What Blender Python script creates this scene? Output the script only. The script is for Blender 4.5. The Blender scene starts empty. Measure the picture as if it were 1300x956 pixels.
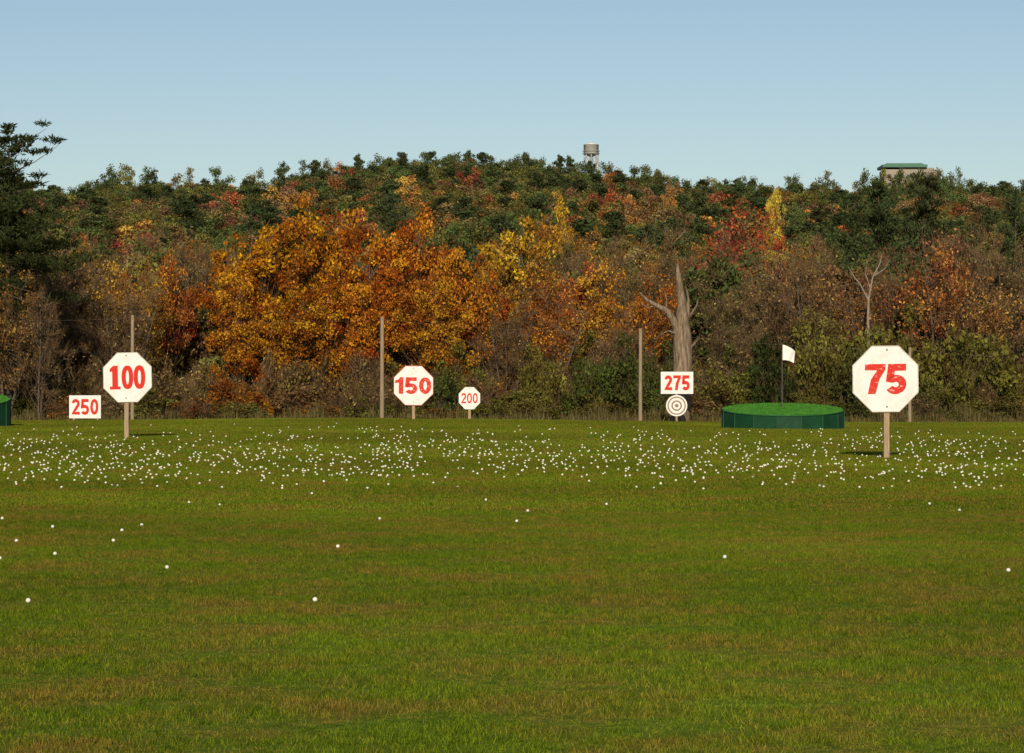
import bpy, bmesh, math, random
import numpy as np
from mathutils import Vector, Matrix
random.seed(7)
RNG = np.random.default_rng(7)
F = 3200.0      # focal length expressed in columns of a 1300-wide frame
EYE = 2.0       # camera height (m)
scene = bpy.context.scene
COL = scene.collection

# ------------------------------------------------------------------ terrain
RX = [-900,-400,-240,-183,-160,-90,-75,-40,-10,10,25,42,60,80,110,150,183,240,400,900]
RZ = [50,52,55,57,61,61,64,69,68.5,68,67,65,61,60,60,61,60,58,55,50]
def terrain(x, y):
    x = np.asarray(x, float); y = np.asarray(y, float)
    zr = np.interp(x, RX, RZ)
    frac = np.interp(y, [300,350,450,600,750,900,980,1500,6000],[0,.05,.24,.48,.74,1,1,.55,.3])
    crest = 0.02 + 0.15*np.exp(-((x+9)/11.0)**2) - 0.12*(1/(1+np.exp(-(x-7)/3.0)))
    near = np.interp(y, [-400,60,132,165,200,240,6000],[0,0,1,0,0,0,0])*crest
    drop = np.interp(y, [-400,140,185,235,260,6000],[0,0,-1.1,-1.75,-2,-2])
    und = 0.04*np.sin(x*0.21+1.0)*np.sin(y*0.13)*np.clip(y/40,0,1)*(y<300)
    und = und*np.clip((110-y)/30,0.0,1)
    rough = 1.5*np.sin(x*0.05+y*0.021)*np.sin(y*0.034-x*0.013)*np.clip((y-330)/100,0,1)
    return near + drop + und + frac*zr + rough
def tz(x,y): return float(terrain(x,y))
def bx(c, d): return (c-650.0)/F*d
def hz(r, d): return EYE + (488.0-r)/F*d

# ------------------------------------------------------------------ materials
def newmat(name):
    m = bpy.data.materials.new(name); m.use_nodes = True
    nt = m.node_tree; nt.nodes.clear()
    out = nt.nodes.new('ShaderNodeOutputMaterial')
    return m, nt, out
def N(nt, t, **kw):
    n = nt.nodes.new(t)
    for k,v in kw.items(): setattr(n,k,v)
    return n
def L(nt,a,b): nt.links.new(a,b)
def principled(nt, out, rough=0.8, spec=0.2):
    p = N(nt,'ShaderNodeBsdfPrincipled')
    p.inputs['Roughness'].default_value = rough
    p.inputs['Specular IOR Level'].default_value = spec
    L(nt,p.outputs[0],out.inputs['Surface']); return p
def ramp(nt, fac, stops):
    r = N(nt,'ShaderNodeValToRGB')
    while len(r.color_ramp.elements)<len(stops): r.color_ramp.elements.new(0.5)
    for e,(p,c) in zip(r.color_ramp.elements, stops):
        e.position=p; e.color=(*c,1)
    L(nt,fac,r.inputs[0]); return r.outputs[0]
def noise(nt, vec, scale, detail=3, rough=0.55):
    n = N(nt,'ShaderNodeTexNoise'); n.inputs['Scale'].default_value=scale
    n.inputs['Detail'].default_value=detail; n.inputs['Roughness'].default_value=rough
    if vec is not None: L(nt,vec,n.inputs['Vector'])
    return n.outputs['Fac']
def mixc(nt, fac, a, b, mode='MIX'):
    m = N(nt,'ShaderNodeMix', data_type='RGBA', blend_type=mode)
    if isinstance(fac,(int,float)): m.inputs[0].default_value=fac
    else: L(nt,fac,m.inputs[0])
    for s,v in ((6,a),(7,b)):
        if isinstance(v,tuple): m.inputs[s].default_value=(*v,1)
        else: L(nt,v,m.inputs[s])
    return m.outputs[2]
def mth(nt, op, a, b=None, clamp=False):
    m = N(nt,'ShaderNodeMath', operation=op, use_clamp=clamp)
    for i,v in enumerate((a,b)):
        if v is None: continue
        if isinstance(v,(int,float)): m.inputs[i].default_value=v
        else: L(nt,v,m.inputs[i])
    return m.outputs[0]

def simple(name, col, rough=0.7, var=0.25, scale=3.0, spec=0.2, stretch=None):
    m,nt,out = newmat(name)
    tc = N(nt,'ShaderNodeTexCoord'); v = tc.outputs['Object']
    if stretch:
        mp=N(nt,'ShaderNodeMapping'); mp.inputs['Scale'].default_value=stretch
        L(nt,v,mp.inputs[0]); v=mp.outputs[0]
    f = noise(nt, v, scale, 4, 0.65)
    c = ramp(nt,f,[(0.25,tuple(x*(1-var) for x in col)),(0.75,tuple(min(1,x*(1+var)) for x in col))])
    p = principled(nt,out,rough,spec); L(nt,c,p.inputs['Base Color'])
    b = N(nt,'ShaderNodeBump'); b.inputs['Strength'].default_value=0.3; b.inputs['Distance'].default_value=0.02
    L(nt,f,b.inputs['Height']); L(nt,b.outputs[0],p.inputs['Normal'])
    return m

def lawn_colour(nt):
    g = N(nt,'ShaderNodeNewGeometry'); pos = g.outputs['Position']
    flat = N(nt,'ShaderNodeVectorMath', operation='MULTIPLY'); L(nt,pos,flat.inputs[0]); flat.inputs[1].default_value=(1,1,0)
    v = flat.outputs[0]
    big = noise(nt, v, 0.09, 2, 0.5)
    mid = noise(nt, v, 0.60, 5, 0.78)
    fine = noise(nt, v, 5.5, 2, 0.7)
    green = ramp(nt, big, [(0.35,(0.080,0.122,0.008)),(0.50,(0.100,0.152,0.009)),(0.66,(0.132,0.190,0.012))])
    b2 = mth(nt,'ADD', mth(nt,'MULTIPLY',mid,1.0), mth(nt,'MULTIPLY',fine,0.30))
    bf = ramp(nt, b2, [(0.59,(0,0,0)),(0.86,(0.9,0.9,0.9))])
    c = mixc(nt, bf, green, (0.20,0.122,0.028))
    c = mixc(nt, 1.0, c, ramp(nt,fine,[(0.3,(0.68,0.68,0.68)),(0.7,(1.25,1.22,1.2))]), 'MULTIPLY')
    return c, pos, fine

gm,nt,out = newmat('ground_mat')
c,pos,fine = lawn_colour(nt)
sep = N(nt,'ShaderNodeSeparateXYZ'); L(nt,pos,sep.inputs[0])
wob = mth(nt,'ADD', sep.outputs[1], mth(nt,'MULTIPLY', noise(nt,pos,0.15,2), 14))
fr = N(nt,'ShaderNodeMapRange'); fr.inputs['From Min'].default_value=236; fr.inputs['From Max'].default_value=244; L(nt,wob,fr.inputs[0])
litter = ramp(nt, noise(nt,pos,0.8,3), [(0.3,(0.03,0.022,0.012)),(0.7,(0.08,0.055,0.025))])
c = mixc(nt, fr.outputs[0], c, litter)
p = principled(nt,out,0.95,0.05); L(nt,c,p.inputs['Base Color'])
b = N(nt,'ShaderNodeBump'); b.inputs['Strength'].default_value=0.7; b.inputs['Distance'].default_value=0.05
L(nt, noise(nt,pos,14,3,0.75), b.inputs['Height']); L(nt,b.outputs[0],p.inputs['Normal'])
grm,nt,out = newmat('grass_blade_mat')
c,pos,fine = lawn_colour(nt)
at = N(nt,'ShaderNodeAttribute', attribute_name='var')
c = mixc(nt,1.0,c, ramp(nt,at.outputs['Fac'],[(0,(0.45,0.5,0.45)),(0.6,(0.95,0.95,0.9)),(1,(1.6,1.35,1.5))]),'MULTIPLY')
d = N(nt,'ShaderNodeBsdfDiffuse'); L(nt,c,d.inputs[0]); L(nt,d.outputs[0],out.inputs[0])

def leafmat(name, hue=0.022, vmin=0.4, vmax=1.6, sat=.97):
    m,nt,out = newmat(name)
    oi = N(nt,'ShaderNodeObjectInfo')
    a1 = N(nt,'ShaderNodeAttribute', attribute_name='var')
    a2 = N(nt,'ShaderNodeAttribute', attribute_name='clump')
    hs = N(nt,'ShaderNodeHueSaturation')
    h = mth(nt,'ADD', 0.5-hue, mth(nt,'MULTIPLY', a2.outputs['Fac'], 2*hue))
    h = mth(nt,'ADD', h, mth(nt,'MULTIPLY', mth(nt,'SUBTRACT',a1.outputs['Fac'],0.5), hue*0.9))
    L(nt,h,hs.inputs['Hue'])
    v = mth(nt,'MULTIPLY', mth(nt,'ADD', vmin, mth(nt,'MULTIPLY',a1.outputs['Fac'],vmax-vmin)), mth(nt,'ADD',0.6,mth(nt,'MULTIPLY',a2.outputs['Fac'],0.75)))
    L(nt,v,hs.inputs['Value']); L(nt,oi.outputs['Color'],hs.inputs['Color'])
    hs.inputs['Saturation'].default_value=sat
    d = N(nt,'ShaderNodeBsdfDiffuse'); L(nt,hs.outputs[0],d.inputs[0]); L(nt,d.outputs[0],out.inputs[0])
    return m
M_LEAF = leafmat('autumn_leaf_mat',0.022,0.45,1.55,1.0)
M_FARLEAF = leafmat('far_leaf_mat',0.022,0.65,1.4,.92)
M_NEEDLE = leafmat('needle_mat',0.012,0.6,1.45,.9)
M_BARK = simple('bark_mat',(0.10,0.075,0.05),0.9,0.4,1.5)
M_TWIG,nt,out = newmat('twig_mat')
a1 = N(nt,'ShaderNodeAttribute', attribute_name='var')
oi = N(nt,'ShaderNodeObjectInfo')
c = ramp(nt,a1.outputs['Fac'],[(0,(0.035,0.024,0.014)),(0.6,(0.105,0.070,0.042)),(1,(0.24,0.18,0.115))])
c = mixc(nt,0.35,c,oi.outputs['Color'])
d = N(nt,'ShaderNodeBsdfDiffuse'); L(nt,c,d.inputs[0]); L(nt,d.outputs[0],out.inputs[0])

# ------------------------------------------------------------------ mesh builder
class MB:
    def __init__(s): s.v=[];s.f=[];s.m=[];s.a=[];s.c=[];s.n=0
    def add(s,v,f,mat,var=None,cl=None):
        v=np.asarray(v,float).reshape(-1,3); f=np.asarray(f,int).reshape(-1,4)
        s.v.append(v); s.f.append(f+s.n); s.n+=len(v)
        s.m.append(np.full(len(f),mat)); 
        s.a.append(RNG.random(len(f)) if var is None else np.broadcast_to(var,(len(f),)))
        s.c.append(np.full(len(f),.5) if cl is None else np.broadcast_to(cl,(len(f),)))
    def tube(s,pts,rad,n=6,mat=0):
        pts=[np.asarray(p,float) for p in pts]; k=len(pts); V=[]
        for i,p in enumerate(pts):
            t = pts[min(i+1,k-1)]-pts[max(i-1,0)]; t/= (np.linalg.norm(t)+1e-9)
            u = np.cross(t,[0.3,1,0.1]); u/=np.linalg.norm(u)+1e-9; w=np.cross(t,u)
            for j in range(n):
                an=2*math.pi*j/n; V.append(p+rad[i]*(math.cos(an)*u+math.sin(an)*w))
        Fc=[]
        for i in range(k-1):
            for j in range(n):
                Fc.append((i*n+j,i*n+(j+1)%n,(i+1)*n+(j+1)%n,(i+1)*n+j))
        s.add(V,Fc,mat,RNG.random())
    def leaves(s,C,size,asp,mat,cl,up=0.0,dirs=None):
        n=len(C)
        t1 = RNG.normal(size=(n,3)) if dirs is None else dirs+RNG.normal(size=(n,3))*0.35
        t1[:,2]*= (1-up); t1/=np.linalg.norm(t1,axis=1,keepdims=True)
        r = RNG.normal(size=(n,3)); t2=np.cross(t1,r); t2/=np.linalg.norm(t2,axis=1,keepdims=True)
        sz=(size*RNG.uniform(.55,1.35,n))[:,None]
        V=np.stack([C-t1*sz,C+t2*sz*asp,C+t1*sz,C-t2*sz*asp],1).reshape(-1,3)
        s.add(V,np.arange(4*n).reshape(n,4),mat,None,cl)
    def twigs(s,A,B,w,mat):
        n=len(A); t=B-A; r=RNG.normal(size=(n,3)); u=np.cross(t,r); u/=np.linalg.norm(u,axis=1,keepdims=True)+1e-9
        V=np.stack([A-u*w,A+u*w,B+u*w*.35,B-u*w*.35],1).reshape(-1,3)
        s.add(V,np.arange(4*n).reshape(n,4),mat)
    def mesh(s,name,mats):
        v=np.concatenate(s.v); f=np.concatenate(s.f)
        me=bpy.data.meshes.new(name)
        me.vertices.add(len(v)); me.vertices.foreach_set('co',v.ravel())
        me.loops.add(len(f)*4); me.loops.foreach_set('vertex_index',f.ravel().astype(np.int32))
        me.polygons.add(len(f)); me.polygons.foreach_set('loop_start',np.arange(0,len(f)*4,4,dtype=np.int32))
        me.polygons.foreach_set('material_index',np.concatenate(s.m).astype(np.int32))
        for nm,arr in (('var',s.a),('clump',s.c)):
            at=me.attributes.new(nm,'FLOAT','FACE'); at.data.foreach_set('value',np.concatenate(arr).astype(np.float32))
        for m in mats: me.materials.append(m)
        me.update(calc_edges=True); me.validate()
        return me

def unit(n):
    d=RNG.normal(size=(n,3)); return d/np.linalg.norm(d,axis=1,keepdims=True)

def deciduous(name,H=20,W=14,cb=0.25,nc=90,lp=110,ls=0.26,tw=14,bare=0,ntr=1,tr=0.28,cr=(.07,.14),far=False):
    """tapered trunk, limbs to every clump of leaves, twigs and leaf-sized faces"""
    b=MB()
    ph=RNG.uniform(0,6.28,6)
    base=np.array([0,0,-0.6])
    stems=[]
    for k in range(ntr):
        lean=RNG.normal(size=2)*H*(0.03 if ntr==1 else 0.10)
        pts=[]; rad=[]
        for i in range(8):
            t=i/7; h=t*H*0.86
            pts.append(base+np.array([lean[0]*t+math.sin(ph[0]+k+t*5)*0.25, lean[1]*t+math.cos(ph[1]+t*4)*.25, h]))
            rad.append(tr*(1.25 if i==0 else 1)*(1-t)**0.8+0.03)
        b.tube(pts,rad,7); stems.append(np.array(pts))
    cz=H*(cb+(1-cb)/2); hz_=H*(1-cb)/2
    made=0
    while made<nc:
        d=unit(1)[0]; az=math.atan2(d[1],d[0])
        lob=1+0.24*math.sin(2*az+ph[2]+d[2]*2)+0.16*math.sin(5*az+ph[3])+0.16*math.sin(4*d[2]*2+ph[4]+az)
        r=RNG.random()**0.42*lob*0.86
        c=np.array([0,0,cz])+d*r*np.array([W/2,W/2,hz_])
        if d[2]<-0.2: c[:2]*=0.85
        if c[2]<H*cb*0.8 or c[2]>H*1.0: continue
        made+=1
        rc=W*RNG.uniform(*cr)
        cl=RNG.random()
        st=stems[RNG.integers(len(stems))]
        hd=np.hypot(c[0],c[1])
        zs=np.clip(c[2]-hd*RNG.uniform(.5,1.0)-0.05*H, H*cb*0.6, H*0.8)
        s0=np.array([np.interp(zs,st[:,2],st[:,0]),np.interp(zs,st[:,2],st[:,1]),zs])
        m1=s0*0.55+c*0.45+np.array([0,0,-0.08*hd])+RNG.normal(size=3)*0.25; m2=s0*0.2+c*0.8+RNG.normal(size=3)*0.2
        r0=tr*(0.32 if bare else .28)
        b.tube([s0,m1,m2,c],[r0,r0*.65,r0*.4,r0*.2],3 if far else 4)
        n1=max(3,tw//4)
        e1=c+unit(n1)*rc*RNG.uniform(.6,1.1,(n1,1))*np.array([1,1,.9])+np.array([0,0,rc*.2])
        a1=np.repeat(c[None],n1,0)+(m2-c)*RNG.random((n1,1))*0.8
        b.twigs(a1,e1,0.035*H/20,1)
        idx=RNG.integers(0,n1,tw); t=RNG.uniform(.3,1,(tw,1))
        a2=a1[idx]*(1-t)+e1[idx]*t
        out=(a2-np.array([0,0,H*.3])); out/=np.linalg.norm(out,axis=1,keepdims=True)
        e2=a2+(unit(tw)+out*0.8)*rc*RNG.uniform(.35,.8,(tw,1))
        b.twigs(a2,e2,0.022*H/20,1)
        n=int(lp*RNG.uniform(.5,1.3))
        if n>0:
            if bare: 
                j=RNG.integers(0,tw,n); C=e2[j]+RNG.normal(size=(n,3))*0.22
            else:
                C=c+unit(n)*(RNG.random((n,1))**0.5)*rc*np.array([1.15,1.15,.75])
            b.leaves(C,ls,0.6,2,cl)
    me=b.mesh(name,[M_BARK,M_TWIG,M_FARLEAF if far else M_LEAF]); me['H']=H; me['W']=W
    return me

def pine(name,H=24,W=11,nb=75,cb=0.12,npc=60,ls=0.3,spire=0.8,irr=0.35,flat=.42,asp=.28):
    b=MB()
    pts=[np.array([math.sin(t*3)*.15,math.cos(t*2)*.1,-.6+t*(H*.95+.3)]) for t in np.linspace(0,1,9)]
    b.tube(pts,[0.33*(1-t)**.8+.03 for t in np.linspace(0,1,9)],6)
    for i in range(nb):
        f=cb+(1-cb)*((i+RNG.random())/nb)**0.9; z=f*H*.95
        prof=(1-f)**spire*1.05+0.05
        Ln=W/2*min(prof,0.9)*RNG.uniform(1-irr,1+irr*.5)
        if f<cb+.15: Ln*=RNG.uniform(.5,1)
        az=RNG.random()*6.283; up=RNG.uniform(-.05,.35)+ (0.3 if f>.8 else 0)
        d=np.array([math.cos(az),math.sin(az),0])
        s=np.array([0,0,z]); e=s+d*Ln+np.array([0,0,Ln*up]); m=(s+e)/2+np.array([0,0,-Ln*.06])
        b.tube([s,m,e],[.07,.045,.015],3)
        k=max(2,int(Ln/1.0)); cl=RNG.random()
        for j in range(k):
            t=0.2+0.82*(j+RNG.random()*.6)/k
            c=s*(1-t)+e*t+np.array([-d[1],d[0],0])*RNG.normal()*Ln*0.22*t+np.array([0,0,.15+RNG.normal()*.3])
            n=int(npc*RNG.uniform(.6,1.2)); rc=(0.55+0.11*Ln)*RNG.uniform(.75,1.25)
            C=c+unit(n)*(RNG.random((n,1))**.5)*rc*np.array([1.1,1.1,flat])
            dr=C-c; dr[:,2]=abs(dr[:,2])+.3*rc; dr/=np.linalg.norm(dr,axis=1,keepdims=True)
            b.leaves(C,ls,asp,2,np.clip(cl+RNG.normal()*.15,0,1),dirs=dr)
    me=b.mesh(name,[M_BARK,M_TWIG,M_NEEDLE]); me['H']=H; me['W']=W
    return me

def bush(name,H=6,W=6,nc=26,lp=110,ls=0.16,tw=30):
    b=MB()
    for i in range(nc):
        az=RNG.random()*6.283; r=RNG.random()**.6*W/2*.8
        zt=H*math.sqrt(max(0.05,1-(r/(W/2))**2))*RNG.uniform(.25,1.0)
        c=np.array([math.cos(az)*r,math.sin(az)*r,zt*0.88])
        s=np.array([c[0]*.35,c[1]*.35,-.3]); rc=W*RNG.uniform(.09,.17)
        m=(s+c)/2+RNG.normal(size=3)*.15
        b.tube([s,m,c],[.06,.04,.015],3,1)
        t=RNG.random((tw,1)); a=m*(1-t)+c*t; o=unit(tw); o[:,2]=abs(o[:,2])+.5
        e=a+o*rc*RNG.uniform(.6,1.5,(tw,1)); b.twigs(a,e,.018,1)
        n=int(lp*RNG.uniform(.5,1.3))
        if n: b.leaves(c+unit(n)*(RNG.random((n,1))**.5)*rc*np.array([1.1,1.1,.9]),ls,.6,2,RNG.random())
    me=b.mesh(name,[M_BARK,M_TWIG,M_LEAF]); me['H']=H; me['W']=W
    return me

OAK=[deciduous('oak_mesh_%d'%i,20,15,0.12,115,140,0.20,12,cr=(.06,.12)) for i in range(4)]
MAP=[deciduous('maple_mesh_%d'%i,18,11,0.2,75,85,0.20,16) for i in range(3)]
SPA=[deciduous('sparse_mesh_%d'%i,18,12,0.18,85,52,0.18,34,bare=1,ntr=2,tr=.2) for i in range(4)]
BAR=[deciduous('bare_mesh_%d'%i,18,11,0.12,90,16,0.16,56,bare=1,ntr=3,tr=.16) for i in range(3)]
PIN=[pine('pine_mesh_%d'%i,24,12,90,0.12,60,.3,.5,.45,.6) for i in range(3)]
BIGP=[pine('white_pine_mesh_%d'%i,28,15,60,0.28,90,.28,.36,.65,.36,.22) for i in range(2)]
LOWD=[deciduous('far_tree_mesh_%d'%i,16,11,0.12,48,100,0.28,3,tr=.2,cr=(.10,.17),far=True) for i in range(6)]
LOWB=[deciduous('far_bare_mesh_%d'%i,16,10,0.12,46,34,0.24,22,bare=1,ntr=2,tr=.2,far=True) for i in range(2)]
LOWP=[pine('far_pine_mesh_%d'%i,18,10,58,0.08,44,0.32,[.30,.4,.34,.5][i],.35,.8,.38) for i in range(4)]
BUS=[bush('bush_mesh_%d'%i) for i in range(4)]
BRU=[bush('brush_mesh_%d'%i,5,5,26,34,0.13,60) for i in range(3)]

def empty(name):
    e=bpy.data.objects.new(name,None); COL.objects.link(e); return e
def inst(me,name,x,y,H,W,col,parent=None,sink=0.0,jit=.2):
    o=bpy.data.objects.new(name,me); COL.objects.link(o)
    o.location=(x,y,tz(x,y)-sink); o.rotation_euler=(0,0,random.random()*6.283)
    sh=H/me['H']; sw=W/me['W']; o.scale=(sw,sw,sh)
    j=random.uniform(1-jit,1+jit); o.color=(*(min(1,k*j*random.uniform(.92,1.08)) for k in col),1)
    if parent: o.parent=parent
    return o
C=dict(orange=(.37,.130,.012),rust=(.24,.088,.016),gold=(.40,.20,.02),yel=(.36,.25,.03),red=(.30,.055,.02),
       brown=(.175,.108,.042),tan=(.24,.165,.075),olive=(.128,.112,.024),green=(.074,.092,.022),dark=(.036,.048,.013),
       pine=(.043,.058,.019),mauve=(.19,.085,.045),ygreen=(.15,.145,.026))
def tree(kind,name,c,d,top,wpx,col,parent=None,jit=.12):
    x=bx(c,d); H=hz(top,d)-tz(x,d); W=wpx/F*d
    return inst(random.choice(kind),name,x,d,H,W,C[col] if isinstance(col,str) else col,parent,jit=jit)

OR=(.36,.122,.010)
for kind,nm,c,d,top,w,col in [
 (OAK,'oak_tree',335,272,256,165,OR),(OAK,'oak_tree',405,276,246,150,OR),
 (OAK,'oak_tree',470,270,278,130,(.32,.11,.010)),(OAK,'oak_tree',525,282,262,130,(.31,.105,.012)),
 (OAK,'oak_tree',588,268,290,115,(.31,.10,.012)),(OAK,'oak_tree',300,264,345,110,(.29,.10,.012)),
 (OAK,'oak_tree',545,262,345,120,(.29,.105,.012)),(OAK,'oak_tree',385,262,350,130,(.30,.10,.010)),
 (OAK,'oak_tree',450,264,340,110,(.30,.10,.010)),
 (MAP,'maple_tree',662,296,262,120,'gold'),(MAP,'maple_tree',735,290,308,75,'red'),
 (MAP,'maple_tree',765,284,330,95,(.33,.13,.02)),(SPA,'maple_tree',815,280,335,100,'orange'),
 (SPA,'maple_tree',700,270,360,105,(.32,.12,.015)),(SPA,'maple_tree',630,268,400,80,'orange'),
 (SPA,'maple_tree',948,312,252,140,'red'),(SPA,'maple_tree',915,300,300,100,'mauve'),
 (MAP,'maple_tree',215,278,316,70,(.32,.08,.02)),(SPA,'maple_tree',170,270,325,110,'gold'),
 (SPA,'maple_tree',30,272,310,120,(.27,.16,.03)),(SPA,'maple_tree',110,275,300,110,(.24,.13,.03)),
 (SPA,'maple_tree',8,243.5,335,110,(.20,.11,.03)),(BAR,'bare_tree',52,244,365,80,'brown'),(SPA,'maple_tree',-38,243,350,90,'brown'),
 (BAR,'bare_tree',75,268,300,130,'brown'),(BAR,'bare_tree',245,285,285,110,'brown'),(BAR,'bare_tree',20,262,330,120,'brown'),
 (BAR,'bare_tree',155,262,350,110,'brown'),
 (BAR,'bare_tree',640,266,380,90,'brown'),(BAR,'bare_tree',860,290,300,130,'brown'),(BAR,'bare_tree',1020,285,300,130,'brown'),
 (BAR,'bare_tree',1210,285,272,150,'mauve'),(SPA,'maple_tree',1190,280,300,130,(.24,.085,.03)),(BAR,'bare_tree',1280,280,285,120,'brown'),
 (BAR,'bare_tree',930,270,350,110,'brown'),(BAR,'bare_tree',790,266,400,90,'brown'),
 (SPA,'maple_tree',1085,284,330,110,(.21,.095,.04)),(SPA,'maple_tree',1000,300,310,90,(.26,.16,.04)),
 (MAP,'maple_tree',880,300,335,80,'olive'),(MAP,'maple_tree',1040,276,370,90,'olive'),(SPA,'maple_tree',1250,274,345,110,(.24,.11,.03)),
 (PIN,'pine_tree',1115,325,222,135,'pine'),(PIN,'pine_tree',1175,335,218,120,'pine'),(PIN,'pine_tree',1085,345,240,90,'pine'),
 (BIGP,'pine_tree',12,250,154,200,'dark'),(BIGP,'pine_tree',-50,246,175,190,'dark'),(PIN,'pine_tree',15,285,215,150,'dark'),
 (PIN,'pine_tree',500,360,238,90,'pine'),(PIN,'pine_tree',1290,330,235,90,'pine'),
 (MAP,'birch_tree',985,380,232,34,'yel'),(MAP,'birch_tree',712,430,244,34,'gold'),
 ]:
    tree(kind,nm,c,d,top,w,col)

# ---- woodland fill behind them
wood=empty('woodland')
def pick(ch):
    ks,ws=zip(*ch); return random.choices(ks,ws)[0]
y=288
while y<450:
    hw=0.203*y+18; x=-hw+random.random()*5
    while x<hw:
        xx=x+random.uniform(-2,2); yy=y+random.uniform(-4,4); px=650+xx/yy*F
        if px<280: ch=[('bB',2.6),('oO',3),('rS',1.8),('gO',2.0),('bO',1.2),('dP',.5)]
        elif px<640: ch=[('oO',3.5),('rO',2.4),('gO',2.6),('bB',1.3),('dP',.9)]
        elif px<880: ch=[('bB',2.0),('oO',3),('rS',2.2),('gO',2.6),('dP',.6),('oS',1.8),('bO',1)]
        else: ch=[('bB',2.4),('mS',2.6),('oO',2.5),('gO',2.0),('dP',.7),('rS',1.8),('bO',1)]
        k=pick(ch)
        kind={'B':BAR,'O':LOWD,'S':SPA,'P':LOWP}[k[1]]
        col={'b':'brown','o':'olive','r':'rust','g':'green','d':'pine','m':'mauve'}[k[0]]
        if k=='oS': col='orange'
        H=random.uniform(15,21) if yy<350 else random.uniform(12,18)
        inst(random.choice(kind),'forest_tree',xx,yy,H,random.uniform(8,12)*(0.8 if k[1]=='P' else 1),C[col],wood)
        x+=random.uniform(5.5,8)
    y+=9
# ---- hillside and ridge
hill=empty('hillside_forest')
y=456
while y<985:
    hw=0.203*y+22; x=-hw
    while x<hw:
        xx=x+random.uniform(-3,3); yy=y+random.uniform(-5,5); px=650+xx/yy*F
        ridge=yy>800
        pp=0.3 if (ridge and 370<px<870) else 0.18
        if random.random()<pp:
            inst(random.choice(LOWP),'hill_pine',xx,yy,random.uniform(13,17),random.uniform(11,14),C['pine'] if random.random()<.5 else (.055,.073,.023),hill,jit=.12)
        elif ridge:
            col=pick([('olive',5),('green',9),('brown',1),('rust',.5),('orange',.15),('ygreen',.5)])
            inst(random.choice(LOWD),'hill_tree',xx,yy,random.uniform(12,17),random.uniform(10,14),C[col],hill,jit=.15)
        else:
            col=pick([('olive',6),('green',7),('brown',4),('rust',1.8),('orange',.6),('red',.3),('gold',.4),('ygreen',.9),('mauve',1.4)])
            kind=LOWB if (random.random()<.3 and col in('brown','mauve','rust','red')) else LOWD
            inst(random.choice(kind),'hill_tree',xx,yy,random.uniform(10,16),random.uniform(10,14),C[col],hill,jit=.15)
        x+=random.uniform(6.5,10)
    y+=10.5 if y<800 else 13
for c,d,top,w,col in [(433,780,204,38,'orange'),(440,765,222,32,'gold'),(787,640,238,42,(.38,.09,.015)),(800,600,243,30,'orange'),(600,760,210,36,'red'),(655,700,240,28,'rust'),(712,640,238,26,'gold'),(688,760,236,24,'red'),(985,600,236,24,'yel'),(850,640,236,26,'rust'),(560,700,240,26,'orange'),(740,620,246,26,'orange'),
   (1105,985,213,40,'green'),(1122,975,211,30,'olive'),(1138,980,212,30,'green'),(1153,975,211,28,'green'),(1168,978,212,32,'green'),(1184,972,211,30,'olive'),(1200,970,211,32,'green'),(1215,975,210,28,'green'),
   (735,950,203,34,'green'),(762,930,204,38,'green'),(780,930,205,36,'olive'),(800,930,208,38,'green'),(822,930,207,38,'green'),(842,930,214,34,'olive'),(862,930,221,34,'green'),(160,900,207,40,'olive'),(140,900,208,38,'green'),(280,890,209,40,'green'),(240,900,211,40,'olive'),(190,905,210,40,'green'),(320,895,212,36,'olive'),
   (490,900,193,40,'green'),(535,905,191,42,'green'),(575,905,192,40,'green'),(625,905,192,42,'green'),(655,900,193,40,'green'),(690,900,197,38,'olive'),(385,890,201,38,'green'),(415,900,201,34,'olive'),(955,940,221,34,'green'),(1010,940,218,38,'green'),(1050,940,215,38,'olive'),(905,940,223,36,'olive')]:
    tree(LOWD,'hill_tree',c,d,top,w,col,hill)
for c,d,top,w in [(455,880,196,34),(510,905,192,36),(548,900,191,36),(595,900,191,36),(612,900,192,36),(668,900,195,36),(710,900,197,36),(722,890,198,34),(748,960,203,34),(400,890,202,34),(360,880,207,34)]:
    tree(LOWP,'hill_pine',c,d,top,w,(.053,.071,.022),hill)

# ---- shrub thicket in front
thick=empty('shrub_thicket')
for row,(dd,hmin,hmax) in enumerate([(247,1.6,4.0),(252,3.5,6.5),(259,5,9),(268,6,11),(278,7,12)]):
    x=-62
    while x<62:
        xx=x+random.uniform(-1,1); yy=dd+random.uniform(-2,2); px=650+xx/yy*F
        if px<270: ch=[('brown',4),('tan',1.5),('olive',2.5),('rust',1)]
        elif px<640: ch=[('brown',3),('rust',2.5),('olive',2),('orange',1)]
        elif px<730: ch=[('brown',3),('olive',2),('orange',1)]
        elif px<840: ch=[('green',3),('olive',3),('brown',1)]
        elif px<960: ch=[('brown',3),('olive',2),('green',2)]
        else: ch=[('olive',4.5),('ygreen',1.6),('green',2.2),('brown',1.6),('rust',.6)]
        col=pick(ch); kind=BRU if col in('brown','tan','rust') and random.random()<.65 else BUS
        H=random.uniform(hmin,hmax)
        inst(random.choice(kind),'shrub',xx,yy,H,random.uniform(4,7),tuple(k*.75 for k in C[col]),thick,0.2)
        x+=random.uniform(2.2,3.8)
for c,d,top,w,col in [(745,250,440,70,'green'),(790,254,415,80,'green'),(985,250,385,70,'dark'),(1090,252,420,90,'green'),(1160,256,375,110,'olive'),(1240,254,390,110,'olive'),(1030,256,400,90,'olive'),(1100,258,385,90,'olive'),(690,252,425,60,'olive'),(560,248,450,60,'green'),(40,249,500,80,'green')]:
    tree(BUS,'shrub',c,d,top,w,tuple(k*.8 for k in C[col]),thick)

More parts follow.
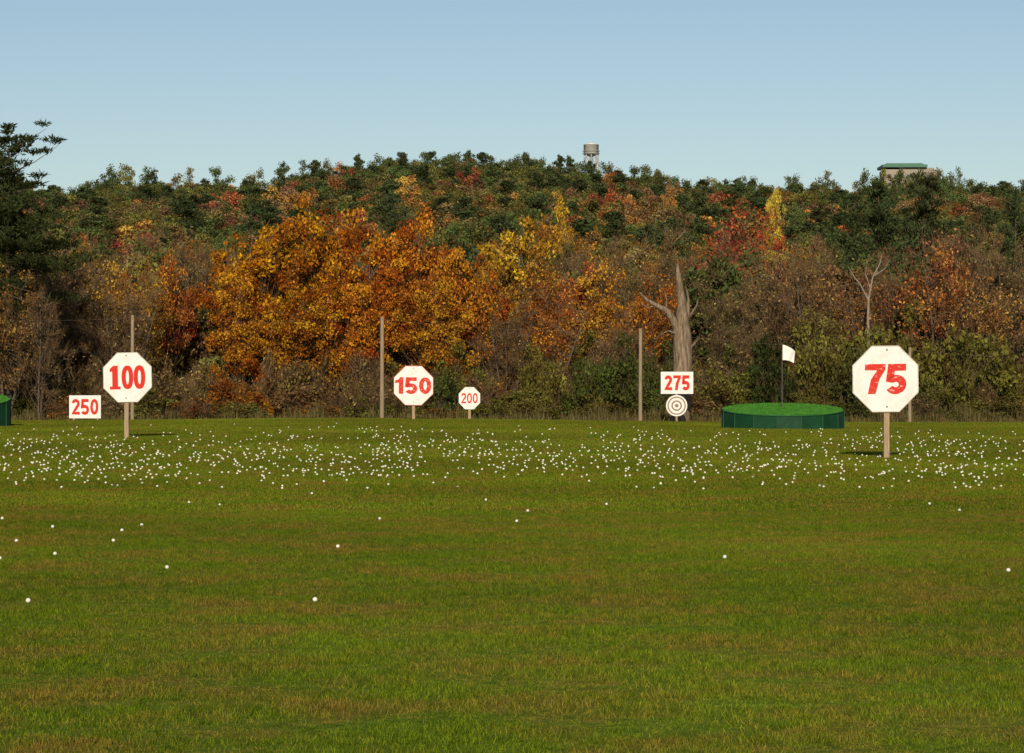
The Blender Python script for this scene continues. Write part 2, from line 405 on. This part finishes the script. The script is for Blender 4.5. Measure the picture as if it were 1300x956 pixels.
# ---- tall weeds at the edge
b=MB(); n=26000
X=RNG.uniform(-62,62,n); Y=RNG.uniform(238,249,n); 
clumpn=np.sin(X*.9)+np.sin(X*2.3+1)+np.sin(Y*1.7); hgt=RNG.uniform(.4,1.1,n)*(1+.25*clumpn)*np.clip((Y-236)/6,.3,1.4)
A=np.stack([X,Y,terrain(X,Y)-.05],1); B=A+np.stack([RNG.normal(size=n)*.18,RNG.normal(size=n)*.18,hgt],1)
b.twigs(A,B,.035,0)
wm,nt,out=newmat('weed_mat'); a1=N(nt,'ShaderNodeAttribute',attribute_name='var')
c=ramp(nt,a1.outputs['Fac'],[(0,(.035,.04,.012)),(.5,(.085,.072,.024)),(1,(.19,.135,.055))]); p=principled(nt,out,.9,.1); L(nt,c,p.inputs['Base Color'])
o=bpy.data.objects.new('tall_weeds',b.mesh('tall_weeds',[wm])); COL.objects.link(o)

# ------------------------------------------------------------------ ground mesh
ys=np.concatenate([np.arange(-60,0,10),np.arange(0,270,3),np.arange(270,1000,12),np.arange(1000,2000,60),np.arange(2000,6001,500)])
xs=np.concatenate([np.arange(-3000,-300,150),np.arange(-300,-60,12),np.arange(-60,60,2),np.arange(60,300,12),np.arange(300,3001,150)])
GX,GY=np.meshgrid(xs,ys); GZ=terrain(GX,GY); nx,ny=len(xs),len(ys)
b=MB(); i=np.arange((ny-1)*(nx-1)); r=i//(nx-1); q=i%(nx-1); k=r*nx+q
b.add(np.stack([GX.ravel(),GY.ravel(),GZ.ravel()],1),np.stack([k,k+1,k+nx+1,k+nx],1),0)
me=b.mesh('ground',[gm]); me.polygons.foreach_set('use_smooth',[True]*len(me.polygons))
o=bpy.data.objects.new('ground',me); COL.objects.link(o)

# ---- lawn grass blades (instanced patches)
def patch(name,n,h,w,S):
    e=S/2+.08
    b=MB(); A=np.stack([RNG.uniform(-e,e,n),RNG.uniform(-e,e,n),np.full(n,-.012)],1)
    tuft=.55+.9*np.clip(.5+.35*np.sin(A[:,0]*3.1+np.sin(A[:,1]*2.3)*2)+.35*np.sin(A[:,1]*4.7+A[:,0]),0,1)
    B=A+np.stack([RNG.normal(size=n)*h*.6,RNG.normal(size=n)*h*.6,RNG.uniform(.4,1.25,n)*h*tuft+.012],1)
    b.twigs(A,B,w,0); return b.mesh(name,[grm])
PN=[patch('grass_near_%d'%i,10500,.024,.0032,2) for i in range(3)]
PM=[patch('grass_mid_%d'%i,14000,.028,.008,4) for i in range(2)]
PF=[patch('grass_far_%d'%i,8000,.028,.012,6) for i in range(2)]
lawn=empty('lawn_grass')
y=9; 
while y<134:
    S=2 if y<41 else (4 if y<73 else 6)
    P=PN if S==2 else (PM if S==4 else PF)
    yc=y+S/2-1; hw=.22*yc+4; x=-hw
    while x<hw:
        o=bpy.data.objects.new('grass_patch',random.choice(P)); COL.objects.link(o); o.parent=lawn
        z=tz(x,yc); h=S/2; dx=tz(x+h,yc)-tz(x-h,yc); dy=tz(x,yc+h)-tz(x,yc-h)
        o.location=(x,yc,z); o.rotation_euler=(math.atan(dy/S),-math.atan(dx/S),0)
        if random.random()<.5: o.scale=(-1,1,1)
        x+=S
    y+=S

# ------------------------------------------------------------------ golf balls
bm=bmesh.new(); bmesh.ops.create_icosphere(bm,subdivisions=2,radius=1); IV=np.array([v.co[:] for v in bm.verts]); IF=np.array([[v.index for v in f.verts] for f in bm.faces]); bm.free()
pts=[]
single=[(21,690),(144,689),(180,669),(155,676),(212,723),(36,766),(400,765),(429,695),(482,659),(656,661),(581,620),(617,635),(1218,648),(1280,726),(920,708),(279,643),(3,662),(396,628),(0,712),(670,648),(808,620),(67,672),(70,706),(1180,640),(1262,622),(893,622),(770,640),(332,612),(240,640)]
for c,r_ in single:
    d=2*F/(r_-488); pts.append((bx(c,d),d,.0235))
cent=[(random.uniform(-60,1360),random.uniform(552,606)) for _ in range(150)]
while len(pts)<1700:
    u=random.random()
    if u<.35:
        q=random.choice(cent); c=random.gauss(q[0],26); r_=random.gauss(q[1],5)
    elif u<.80: c=random.uniform(-80,1380); r_=random.gauss(578,19)
    else: c=random.uniform(-80,1380); r_=random.uniform(545,622)
    if r_<542 or r_>622: continue
    if r_>606 and 380<c<800 and random.random()<.7: continue
    d=2*F/(r_-488); pts.append((bx(c,d),d,.0225+.009*min(1,max(0,(d-40)/60))))
V=[];Fc=[];n=0
for x,y,r_ in pts:
    V.append(IV*r_+np.array([x,y,tz(x,y)+r_*.8+.008])); Fc.append(IF+n); n+=len(IV)
V=np.concatenate(V); Fc=np.concatenate(Fc)
me=bpy.data.meshes.new('golf_balls'); me.from_pydata(V.tolist(),[],Fc.tolist()); me.polygons.foreach_set('use_smooth',[True]*len(me.polygons))
me.materials.append(simple('golf_ball_mat',(.70,.68,.58),.4,.18,.6,.4))
o=bpy.data.objects.new('golf_balls',me); COL.objects.link(o)

# ------------------------------------------------------------------ signs
M_WOOD=simple('post_wood_mat',(.33,.24,.15),.85,.35,4,stretch=(6,6,.6))
M_POLE=simple('pole_wood_mat',(.25,.185,.12),.85,.35,3,stretch=(5,5,.4))
M_DARK=simple('steel_bolt_mat',(.10,.09,.08),.5,.2,8)
def white_paint(name):
    m,nt,out=newmat(name); tc=N(nt,'ShaderNodeTexCoord'); v=tc.outputs['Object']
    mp=N(nt,'ShaderNodeMapping'); mp.inputs['Scale'].default_value=(3,3,.5); L(nt,v,mp.inputs[0])
    f1=noise(nt,v,2.2,6,.7); f2=noise(nt,mp.outputs[0],2.5,5,.6)
    c=ramp(nt,f1,[(.3,(.60,.59,.54)),(.52,(.72,.715,.69))])
    c=mixc(nt,ramp(nt,f2,[(.56,(0,0,0)),(.8,(.5,.5,.5))]),c,(.50,.46,.39))
    p=principled(nt,out,.6,.25); L(nt,c,p.inputs['Base Color']); return m
M_WHITE=white_paint('sign_white_mat')
def red_paint(name,thr):
    m,nt,out=newmat(name); tc=N(nt,'ShaderNodeTexCoord')
    mp=N(nt,'ShaderNodeMapping'); mp.inputs['Scale'].default_value=(2.0,1,8); mp.inputs['Rotation'].default_value=(0,.35,0); L(nt,tc.outputs['Object'],mp.inputs[0])
    f=noise(nt,mp.outputs[0],2.6,4,.65)
    c=ramp(nt,f,[(thr,(.56,.022,.012)),(thr+.04,(.60,.09,.06)),(thr+.10,(.70,.50,.43))])
    p=principled(nt,out,.6,.25); L(nt,c,p.inputs['Base Color']); return m
M_RED1=red_paint('sign_red_worn_mat',.55); M_RED2=red_paint('sign_red_mat',.66)

def poly_prism(bm,pts,y0,y1,mat=0):
    a=[bm.verts.new((x,y0,z)) for x,z in pts]; c=[bm.verts.new((x,y1,z)) for x,z in pts]
    n=len(pts); fs=[bm.faces.new(a),bm.faces.new(c[::-1])]
    for i in range(n): fs.append(bm.faces.new((a[i],c[i],c[(i+1)%n],a[(i+1)%n])))
    for f in fs: f.material_index=mat
def obj_bm(bm,name,mats,parent=None,loc=(0,0,0)):
    bmesh.ops.recalc_face_normals(bm,faces=bm.faces)
    me=bpy.data.meshes.new(name); bm.to_mesh(me); bm.free()
    for m in mats: me.materials.append(m)
    o=bpy.data.objects.new(name,me); COL.objects.link(o); o.location=loc
    if parent: o.parent=parent
    return o
def box(bm,x0,x1,y0,y1,z0,z1,mat=0):
    poly_prism(bm,[(x0,z0),(x1,z0),(x1,z1),(x0,z1)],y0,y1,mat)
def arc(cx,cy,rx,ry,a0,a1,n=14): return [(cx+rx*math.cos(math.radians(a0+(a1-a0)*i/n)),cy+ry*math.sin(math.radians(a0+(a1-a0)*i/n))) for i in range(n+1)]
def glyph(ch,w,t):
    h=t/2
    if ch=='7': return None,False,w
    if ch=='5': return [(w-h*.3,1-h),(h+.05*w,1-h),(h,.50)]+arc(w*.48,.31,w*.52-h,.31-h*.9,120,-150,18),False,w
    if ch=='2': return arc(w/2,.70,w/2-h,.30-h,170,-35,14)+[(w*.5,.36),(h*1.25,h),(w,h)],False,w
    if ch=='1': return None,False,w*.62
    if ch=='0': return arc(w/2,.5,w/2-h,.5-h,0,360,30)[:-1],True,w
def stroke(bm,P,closed,t,ox,sx,sz,cx,y,it):
    n=len(P); Lf=[];Rt=[]
    for i in range(n):
        if closed: a,b_=P[i-1],P[(i+1)%n]; p_=P[i]; d1=Vector((p_[0]-a[0],p_[1]-a[1])); d2=Vector((b_[0]-p_[0],b_[1]-p_[1]))
        else:
            p_=P[i]; d1=Vector((p_[0]-P[i-1][0],p_[1]-P[i-1][1])) if i>0 else None; d2=Vector((P[i+1][0]-p_[0],P[i+1][1]-p_[1])) if i<n-1 else None
            d1=d1 or d2; d2=d2 or d1
        d1=d1.normalized(); d2=d2.normalized(); n1=Vector((-d1.y,d1.x)); n2=Vector((-d2.y,d2.x)); m=(n1+n2)
        m=m.normalized() if m.length>1e-4 else n1; k=min(1.7,1/max(.1,m.dot(n1)))*t/2
        Lf.append((p_[0]+m.x*k,p_[1]+m.y*k)); Rt.append((p_[0]-m.x*k,p_[1]-m.y*k))
    def V(q,yy): return bm.verts.new(((q[0]+ox-cx)*sx+(q[1]-.5)*sz*it,yy,(q[1]-.5)*sz))
    A=[V(q,y) for q in Lf]; B=[V(q,y) for q in Rt]; A2=[V(q,y+.006) for q in Lf]; B2=[V(q,y+.006) for q in Rt]
    for i in range(n if closed else n-1):
        j=(i+1)%n
        bm.faces.new((A[i],A[j],B[j],B[i])); bm.faces.new((A[i],A2[i],A2[j],A[j])); bm.faces.new((B[i],B[j],B2[j],B2[i]))
def digits(txt,w,h,mat,parent,z,y,t=.24,slab=False,rot=0,cw=.62,gap=.09,it=0.0):
    bm=bmesh.new()
    if slab:
        def ring(cx,a,bb,ia,ib):
            n=28
            P=[(cx+a*math.copysign(abs(math.cos(q))**.85,math.cos(q)),bb*math.copysign(abs(math.sin(q))**.85,math.sin(q))) for q in [2*math.pi*i/n for i in range(n)]]
            Q=[(cx+ia*math.cos(q),ib*math.sin(q)) for q in [2*math.pi*i/n for i in range(n)]]
            A=[bm.verts.new((x,0,zz)) for x,zz in P]; B=[bm.verts.new((x,0,zz)) for x,zz in Q]
            A2=[bm.verts.new((x,-.006,zz)) for x,zz in P]; B2=[bm.verts.new((x,-.006,zz)) for x,zz in Q]
            for i in range(n):
                j=(i+1)%n
                bm.faces.new((A2[i],A2[j],B2[j],B2[i])); bm.faces.new((A[i],A[j],A2[j],A2[i])); bm.faces.new((B[i],B2[i],B2[j],B[j]))
        poly_prism(bm,[(-.5*w,-.5*h),(-.20*w,-.5*h),(-.20*w,-.38*h),(-.27*w,-.38*h),(-.27*w,.5*h),(-.40*w,.5*h),(-.5*w,.36*h),(-.5*w,.24*h),(-.43*w,.26*h),(-.43*w,-.38*h),(-.5*w,-.38*h)],-.006,0)
        ring(.0*w,.165*w,.5*h,.045*w,.30*h); ring(.34*w,.165*w,.5*h,.045*w,.30*h)
    else:
        G=[glyph(ch,cw,t) for ch in txt]; tot=sum(g[2] for g in G)+gap*(len(G)-1); ox=0; sx=w/tot
        for ch,(P,cl,gw) in zip(txt,G):
            if P is None:
                if ch=='1':
                    x1=gw; Q=[(x1-t*1.05,0),(x1,0),(x1,1),(x1-t*.8,1),(x1-t*1.05,.88),(x1-t*1.9,.80),(x1-t*1.9,.63),(x1-t*1.05,.68)]
                else:
                    Q=[(0,1),(gw,1),(gw,1-t*.85),(gw*.74,.50),(gw*.58,0),(gw*.58-t*1.02,0),(gw*.72-t*1.08,.48),(gw*.96-t*.95,1-t*.9),(0,1-t*.9)]
                poly_prism(bm,[((a+ox-tot/2)*sx+(c_-.5)*h*it,(c_-.5)*h) for a,c_ in Q],-.006,0)
            else: stroke(bm,P,cl,t,ox,sx,h,tot/2,-.006,it)
            ox+=gw+gap
    o=obj_bm(bm,'numerals',[mat],parent,(0,y,z))
    o.rotation_euler=(0,rot,0)
    return o
def oct_pts(W,H):
    a=.293
    return [(-W/2+a*W,-H/2),(W/2-a*W,-H/2),(W/2,-H/2+a*H),(W/2,H/2-a*H),(W/2-a*W,H/2),(-W/2+a*W,H/2),(-W/2,H/2-a*H),(-W/2,-H/2+a*H)]
def sign(c,r_,d,wpx,hpx,txt,tw_,th,octo=True,posts=(0,),pw=.14,mat=None,edge=None,rotz=0,slab=False,tilt=0,t=.24,it=0.0,gap=.09):
    x=bx(c,d); g=tz(x,d); zc=hz(r_,d)-g; W=wpx/F*d; H=hpx/F*d
    e=empty('yardage_sign'); e.location=(x,d,g); e.rotation_euler=(0,0,rotz)
    bm=bmesh.new(); P=oct_pts(W,H) if octo else [(-W/2,-H/2),(W/2,-H/2),(W/2,H/2),(-W/2,H/2)]
    poly_prism(bm,P,-.02,.02)
    board=obj_bm(bm,'board',[M_WHITE],e,(0,0,zc)); board.rotation_euler=(0,tilt,0)
    bm=bmesh.new(); k=len(P); tt=.022
    for i in range(k):
        a=Vector(P[i]);q=Vector(P[(i+1)%k]); a2=a*(1-tt);q2=q*(1-tt)
        poly_prism(bm,[(a.x*1.004,a.y*1.004),(q.x*1.004,q.y*1.004),(q2.x,q2.y),(a2.x,a2.y)],-.026,-.0203)
    tr_=obj_bm(bm,'edge_trim',[edge or M_WHITE],e,(0,0,zc)); tr_.rotation_euler=(0,tilt,0)
    digits(txt,tw_/F*d,th/F*d,mat or M_RED2,e,zc,-.0235,t,slab,tilt,it=it,gap=gap)
    for q in posts:
        bm=bmesh.new(); box(bm,q-pw/2,q+pw/2,.021,.021+pw*.7,-.5,zc+H*.35)
        bmesh.ops.bevel(bm,geom=bm.edges[:],offset=.01,segments=1)
        obj_bm(bm,'post',[M_WOOD],e)
        bm=bmesh.new()
        for zz in (-H*.42,H*.44):
            bmesh.ops.create_cone(bm,segments=8,radius1=.025,radius2=.02,depth=.02,cap_ends=True,matrix=Matrix.Translation((q,-.03,zc+zz))@Matrix.Rotation(math.pi/2,4,'X'))
        obj_bm(bm,'bolts',[M_DARK],e)
    return e
M_EDGE=simple('edge_grey_mat',(.50,.45,.38),.8,.3,6); M_PINK=simple('edge_red_mat',(.60,.20,.16),.8,.4,6)
sign(1124,481,68.6,84,84,'75',54,38,posts=(.04,),pw=.15,mat=M_RED1,edge=M_EDGE,rotz=.04,tilt=-.01,t=.23,it=.06,gap=.04)
sign(162,479,91.4,63,63,'100',46,30,posts=(-.05,),pw=.16,mat=M_RED2,edge=M_EDGE,rotz=-.12,slab=True,tilt=-.02)
sign(525,489.5,134,50,50,'150',45,21,posts=(0,),pw=.16,mat=M_RED1,edge=M_PINK,tilt=.01,t=.22)
sign(596,505.5,183,27,28,'200',21,13,posts=(0,),pw=.2,edge=M_WHITE,t=.16)
sign(108,516.5,222,40,29,'250',34,20,octo=False,posts=(-1.0,1.1),pw=.16,t=.2)
sign(859.5,486,236,41,28,'275',32,19,octo=False,posts=(),t=.22)
# bullseye below 275
d=235.8; x=bx(859,d); g=tz(x,d)
e=empty('bullseye_target'); e.location=(x,d,g)
zc=hz(515,d)-g; R=13.5/F*d
bm=bmesh.new(); poly_prism(bm,[(R*math.cos(2*math.pi*i/40),R*math.sin(2*math.pi*i/40)) for i in range(40)],-.02,.02); obj_bm(bm,'disc',[M_WHITE],e,(0,0,zc))
M_RING=simple('ring_brown_mat',(.28,.17,.12),.8,.25,5)
bm=bmesh.new()
for r0,r1 in ((.0,.17),(.36,.50),(.74,.86)):
    n=40
    for i in range(n):
        a,q=2*math.pi*i/n,2*math.pi*(i+1)/n
        vs=[bm.verts.new((R*rr*math.cos(t),-.024,R*rr*math.sin(t))) for rr,t in ((r1,a),(r1,q),(r0,q),(r0,a))] if r0>0 else [bm.verts.new((R*r1*math.cos(a),-.024,R*r1*math.sin(a))),bm.verts.new((R*r1*math.cos(q),-.024,R*r1*math.sin(q))),bm.verts.new((0,-.024,0))]
        bm.faces.new(vs)
obj_bm(bm,'rings',[M_RING],e,(0,0,zc))
bm=bmesh.new(); box(bm,-.09,.09,.021,.14,-.5,hz(500,d)-g); obj_bm(bm,'post',[M_WOOD],e)

# ------------------------------------------------------------------ poles and wires
PT=[]
for c,top,w in ((168,400,.30),(485,402,.34),(813,417,.30),(1155,441,.26),(-150,398,.3),(1490,455,.3)):
    d=230 if c!=1155 else 232
    x=bx(c,d); g=tz(x,d); h=hz(top,d)-g
    b=MB(); b.tube([(0,0,-.5),(0,0,h*.5),(.02,0,h-.05),(.02,0,h)],[w*.62,w*.55,w*.48,w*.3],12)
    b.tube([(.02,-w*.55,h-.31),(.02,-w*.55,h-.19)],[.05,.05],6)
    o=bpy.data.objects.new('wooden_pole',b.mesh('wooden_pole',[M_POLE])); COL.objects.link(o); o.location=(x,d,g)
    PT.append((x,d-.05,g+h-.25))
PT.sort()
b=MB()
for p0,p1 in zip(PT,PT[1:]):
    P=[]
    for t in np.linspace(0,1,17): P.append((p0[0]*(1-t)+p1[0]*t,p0[1]*(1-t)+p1[1]*t,p0[2]*(1-t)+p1[2]*t-.35*4*t*(1-t)))
    b.tube(P,[.006]*17,4)
o=bpy.data.objects.new('cable_wire',b.mesh('cable_wire',[simple('cable_mat',(.18,.14,.10),.7,.1)])); COL.objects.link(o)

# ------------------------------------------------------------------ raised target greens
M_GW=simple('green_wall_mat',(.005,.042,.016),.6,.35,2.5,.2)
M_GT=simple('turf_top_mat',(.06,.20,.025),.95,.4,2.5,.05)
M_RIM=simple('green_rim_mat',(.015,.09,.025),.6,.2,4,.3)
def target_green(c,d,R,zf,zb,name='raised_target_green',n=16):
    x=bx(c,d); g=tz(x,d); e=empty(name); e.location=(x,d,g)
    def ztop(yy): t=(yy+R)/(2*R); return zf*(1-t)+zb*t
    P=[(R*math.cos(2*math.pi*(i+.5)/n),R*math.sin(2*math.pi*(i+.5)/n)) for i in range(n)]
    bm=bmesh.new()
    for i in range(n):
        (x0,y0),(x1,y1)=P[i],P[(i+1)%n]
        bm.faces.new([bm.verts.new(v) for v in ((x0,y0,-.3),(x1,y1,-.3),(x1,y1,ztop(y1)),(x0,y0,ztop(y0)))])
    obj_bm(bm,'wall_panels',[M_GW],e)
    b=MB()
    for i,(x0,y0) in enumerate(P):
        b.tube([(x0*1.004,y0*1.004,-.2),(x0*1.004,y0*1.004,ztop(y0)-.02)],[.022,.022],4)
    Q=P+[P[0]]; b.tube([(a*1.005,c_*1.005,ztop(c_)+.01) for a,c_ in Q],[.03]*len(Q),5)
    o=bpy.data.objects.new('rim_and_battens',b.mesh('rim',[M_RIM])); COL.objects.link(o); o.parent=e
    bm=bmesh.new(); rings=[]
    for k,rr in enumerate((1,.8,.6,.4,.2)):
        rings.append([bm.verts.new((a*rr*.995,c_*rr*.995,ztop(c_*rr)+.03+.12*(1-rr*rr)+random.uniform(-.01,.01))) for a,c_ in P])
    ct=bm.verts.new((0,0,ztop(0)+.15))
    for k in range(4):
        for i in range(n): bm.faces.new((rings[k][i],rings[k][(i+1)%n],rings[k+1][(i+1)%n],rings[k+1][i]))
    for i in range(n): bm.faces.new((rings[4][i],rings[4][(i+1)%n],ct))
    for f in bm.faces: f.smooth=True
    obj_bm(bm,'turf_top',[M_GT],e)
    n2=9000; rr=R*.985*np.sqrt(RNG.random(n2)); an=RNG.uniform(0,6.283,n2); X=rr*np.cos(an); Y=rr*np.sin(an)
    t_=(Y+R)/(2*R); Z=zf*(1-t_)+zb*t_+.03+.12*(1-(rr/R)**2)-.012
    A=np.stack([X,Y,Z],1); B=A+np.stack([RNG.normal(size=n2)*.02,RNG.normal(size=n2)*.02,RNG.uniform(.03,.06,n2)],1)
    b=MB(); b.twigs(A,B,.010,0); o=bpy.data.objects.new('turf_fibres',b.mesh('turf_fibres',[M_GT])); COL.objects.link(o); o.parent=e
    return e,ztop
target_green(993.5,119,2.88,.60,1.12)
target_green(-62,119,2.75,.85,1.55)
# flag
d=119; x=bx(992,d); g=tz(x,d); h=hz(437,d)-g
e=empty('golf_flag'); e.location=(x,d-.3,g)
b=MB(); b.tube([(0,0,.6),(0,0,h*.5),(.01,0,h)],[.028,.026,.022],8)
o=bpy.data.objects.new('flagstick',b.mesh('flagstick',[simple('flagstick_mat',(.09,.07,.06),.5,.1)])); COL.objects.link(o); o.parent=e
bm=bmesh.new(); nx_,nz_=12,8; W,H=.62,.74; vg=[]
for j in range(nz_+1):
    row=[]
    for i in range(nx_+1):
        u,v=i/nx_,j/nz_
        hh=H*(1-.25*u)
        row.append(bm.verts.new((u*W*(1-.1*v),.07*math.sin(u*7+v*2)*u,h-.02-v*hh-.22*u*u-.10*u)))
    vg.append(row)
for j in range(nz_):
    for i in range(nx_): bm.faces.new((vg[j][i],vg[j][i+1],vg[j+1][i+1],vg[j+1][i])).smooth=True
obj_bm(bm,'flag_cloth',[simple('flag_cloth_mat',(.74,.73,.69),.8,.06,5)],e)

# ------------------------------------------------------------------ dead tree
d=240; x=bx(864,d); g=tz(x,d)
def dt(c,r_,dy=0): return (bx(c,d)-x, dy, hz(r_,d)-g)
b=MB()
b.tube([dt(863,546),dt(864,520),dt(866,490),dt(867,455),dt(866,425),dt(866,405),dt(866,385),dt(863,362),dt(861,348),dt(860,335)],[1.05,.95,.92,.92,.88,.66,.42,.31,.24,.10],12)
b.tube([dt(863,430,-.2),dt(855,407,-.5),dt(845,394,-.8),dt(832,388,-1),dt(820,381,-1.2),dt(811,372,-1.4)],[.42,.38,.31,.24,.17,.07],8)
b.tube([dt(832,388,-1),dt(822,391,-1),dt(812,386,-1.3)],[.12,.08,.03],5)
b.tube([dt(867,415),dt(873,398),dt(874,380),dt(872,368)],[.40,.24,.14,.05],7)
b.tube([dt(868,412),dt(878,398,.3),dt(885,388,.5),dt(887,378,.5)],[.24,.13,.08,.03],6)
b.tube([dt(845,394,-.8),dt(846,380,-.6),dt(843,370,-.6)],[.12,.07,.02],5)
b.tube([dt(862,425,-.2),dt(848,420,-.6),dt(838,425,-.8)],[.16,.09,.03],5)
b.tube([dt(867,450),dt(880,438,-.4),dt(886,430,-.5)],[.2,.12,.04],5)
m_,nt,out=newmat('dead_wood_mat'); tc=N(nt,'ShaderNodeTexCoord'); mp=N(nt,'ShaderNodeMapping'); mp.inputs['Scale'].default_value=(3,3,.4); L(nt,tc.outputs['Object'],mp.inputs[0])
f1=noise(nt,mp.outputs[0],1.6,6,.75); c=ramp(nt,f1,[(.32,(.05,.033,.02)),(.5,(.19,.137,.09)),(.68,(.36,.28,.20))])
p=principled(nt,out,.9,.1); L(nt,c,p.inputs['Base Color']); bb=N(nt,'ShaderNodeBump'); bb.inputs['Strength'].default_value=.9; bb.inputs['Distance'].default_value=.15; L(nt,f1,bb.inputs['Height']); L(nt,bb.outputs[0],p.inputs['Normal'])
me=b.mesh('dead_tree',[m_])
me.polygons.foreach_set('use_smooth',[True]*len(me.polygons))
o=bpy.data.objects.new('dead_tree',me); COL.objects.link(o); o.location=(x,d,g)
# pale forked branches in the right-hand thicket
d=276; x=bx(1101,d); g=tz(x,d)
b=MB()
b.tube([dt(1104,545),dt(1103,460),dt(1102,400),dt(1103,378),dt(1108,352),dt(1117,335),dt(1120,322)],[.2,.18,.15,.13,.10,.06,.02],7)
b.tube([dt(1103,382),dt(1092,362,-.3),dt(1084,352,-.4),dt(1076,338,-.5)],[.11,.08,.06,.02],6)
b.tube([dt(1105,366),dt(1099,348),dt(1100,332)],[.08,.05,.02],5)
b.tube([dt(1110,350),dt(1124,341,.3),dt(1130,330,.3)],[.07,.04,.02],5)
o=bpy.data.objects.new('dead_birch',b.mesh('dead_birch',[simple('pale_wood_mat',(.24,.19,.15),.9,.3,2)])); COL.objects.link(o); o.location=(x,d,g)

# ------------------------------------------------------------------ water tower
d=1000; x=bx(750.5,d); g=tz(x,d); e=empty('water_tower'); e.location=(x,d,g)
M_TANK=simple('tank_paint_mat',(.58,.57,.53),.5,.15,.4,.3); M_LEG=simple('tower_steel_mat',(.38,.38,.36),.5,.15)
zt_=hz(181,d)-g; zb_=hz(196,d)-g
b=MB(); b.tube([(0,0,zb_-.9),(0,0,zb_),(0,0,zb_+.01),(0,0,zt_-.9),(0,0,zt_-.88),(0,0,zt_)],[.8,2.9,3.0,3.0,3.15,.15],28)
o=bpy.data.objects.new('tank',b.mesh('tank',[M_TANK])); COL.objects.link(o); o.parent=e
b=MB(); n=8; LG=[]
for i in range(n):
    a=2*math.pi*i/n; ca,sa=math.cos(a),math.sin(a)
    b.tube([(ca*4.2,sa*4.2,-1),(ca*2.75,sa*2.75,zb_+.2)],[.22,.16],6); LG.append((ca,sa))
for i in range(n):
    for k_ in range(6):
        z0,z1=zb_*k_/6,zb_*(k_+1)/6; r0=4.2-1.45*k_/6; r1=4.2-1.45*(k_+1)/6
        A,B=LG[i],LG[(i+1)%n]
        b.tube([(A[0]*r0,A[1]*r0,z0),(B[0]*r1,B[1]*r1,z1)],[.06,.06],3); b.tube([(B[0]*r0,B[1]*r0,z0),(A[0]*r1,A[1]*r1,z1)],[.06,.06],3)
        b.tube([(A[0]*r1,A[1]*r1,z1),(B[0]*r1,B[1]*r1,z1)],[.08,.08],3)
b.tube([(0,0,-1),(0,0,zb_)],[.6,.6],10)
for rr,zz in ((3.5,zb_+.3),(3.5,zb_+1.3)):
    b.tube([(rr*math.cos(2*math.pi*i/24),rr*math.sin(2*math.pi*i/24),zz) for i in range(25)],[.09]*25,4)
o=bpy.data.objects.new('legs_bracing_and_balcony',b.mesh('legs',[M_LEG])); COL.objects.link(o); o.parent=e

# ------------------------------------------------------------------ hilltop building with green roof
d=1010; x=bx(1158,d); g=tz(x,d); e=empty('hilltop_building'); e.location=(x,d,g)
ht=hz(208,d)-g; W=70/F*d
M_BW=simple('building_wall_mat',(.30,.26,.21),.8,.1,.3); M_GR=simple('green_roof_mat',(.06,.16,.11),.6,.12,.5,.3); M_WIN=simple('window_glass_mat',(.03,.04,.05),.15,.2,1,.6)
bm=bmesh.new(); box(bm,-W/2,W/2,0,14,-2,ht-2.2); box(bm,-W/2+6,W/2-2,1.5,13,ht-2.19,ht-1.4); obj_bm(bm,'walls',[M_BW],e)
bm=bmesh.new(); box(bm,-W/2-.8,W/2-5,-1,15,ht-1.39,ht-.3)
poly_prism(bm,[(-W/2-.3,ht-.29),(W/2-6,ht-.29),(W/2-7,ht+.3),(-W/2+1,ht+.3)],0,14); obj_bm(bm,'roof',[M_GR],e)
bm=bmesh.new()
zz=2.0
while zz<ht-5:
    xx=-W/2+1.2
    while xx<W/2-2: box(bm,xx,xx+1.4,-.04,.02,zz,zz+1.5); xx+=2.6
    zz+=3.3
obj_bm(bm,'windows',[M_WIN],e)

# ------------------------------------------------------------------ light, sky, camera
el=math.radians(26); az=math.radians(183)   # azimuth clockwise from +Y
s=Vector((math.sin(az)*math.cos(el),math.cos(az)*math.cos(el),math.sin(el)))
ld=bpy.data.lights.new('sun','SUN'); ld.energy=4.3; ld.angle=math.radians(.5); ld.color=(1,.88,.68)
lo=bpy.data.objects.new('sun',ld); COL.objects.link(lo); lo.rotation_euler=s.to_track_quat('Z','Y').to_euler()
w=bpy.data.worlds.new('World'); scene.world=w; w.use_nodes=True; nt=w.node_tree
bg=nt.nodes['Background']; sk=nt.nodes.new('ShaderNodeTexSky'); sk.sky_type='NISHITA'; sk.sun_disc=False
sk.sun_elevation=el; sk.sun_rotation=az; sk.altitude=0; sk.air_density=1.0; sk.dust_density=0.6; sk.ozone_density=1.6
nt.links.new(sk.outputs[0],bg.inputs[0]); bg.inputs[1].default_value=.086
cd=bpy.data.cameras.new('camera'); cd.lens=36*F/1300; cd.sensor_width=36; cd.clip_end=9000; cd.clip_start=.5
co=bpy.data.objects.new('camera',cd); COL.objects.link(co); co.location=(0,0,EYE); co.rotation_euler=(math.radians(90)+math.atan(10/F),0,0)
scene.camera=co
scene.view_settings.view_transform='Standard'; scene.view_settings.look='None'; scene.view_settings.exposure=0
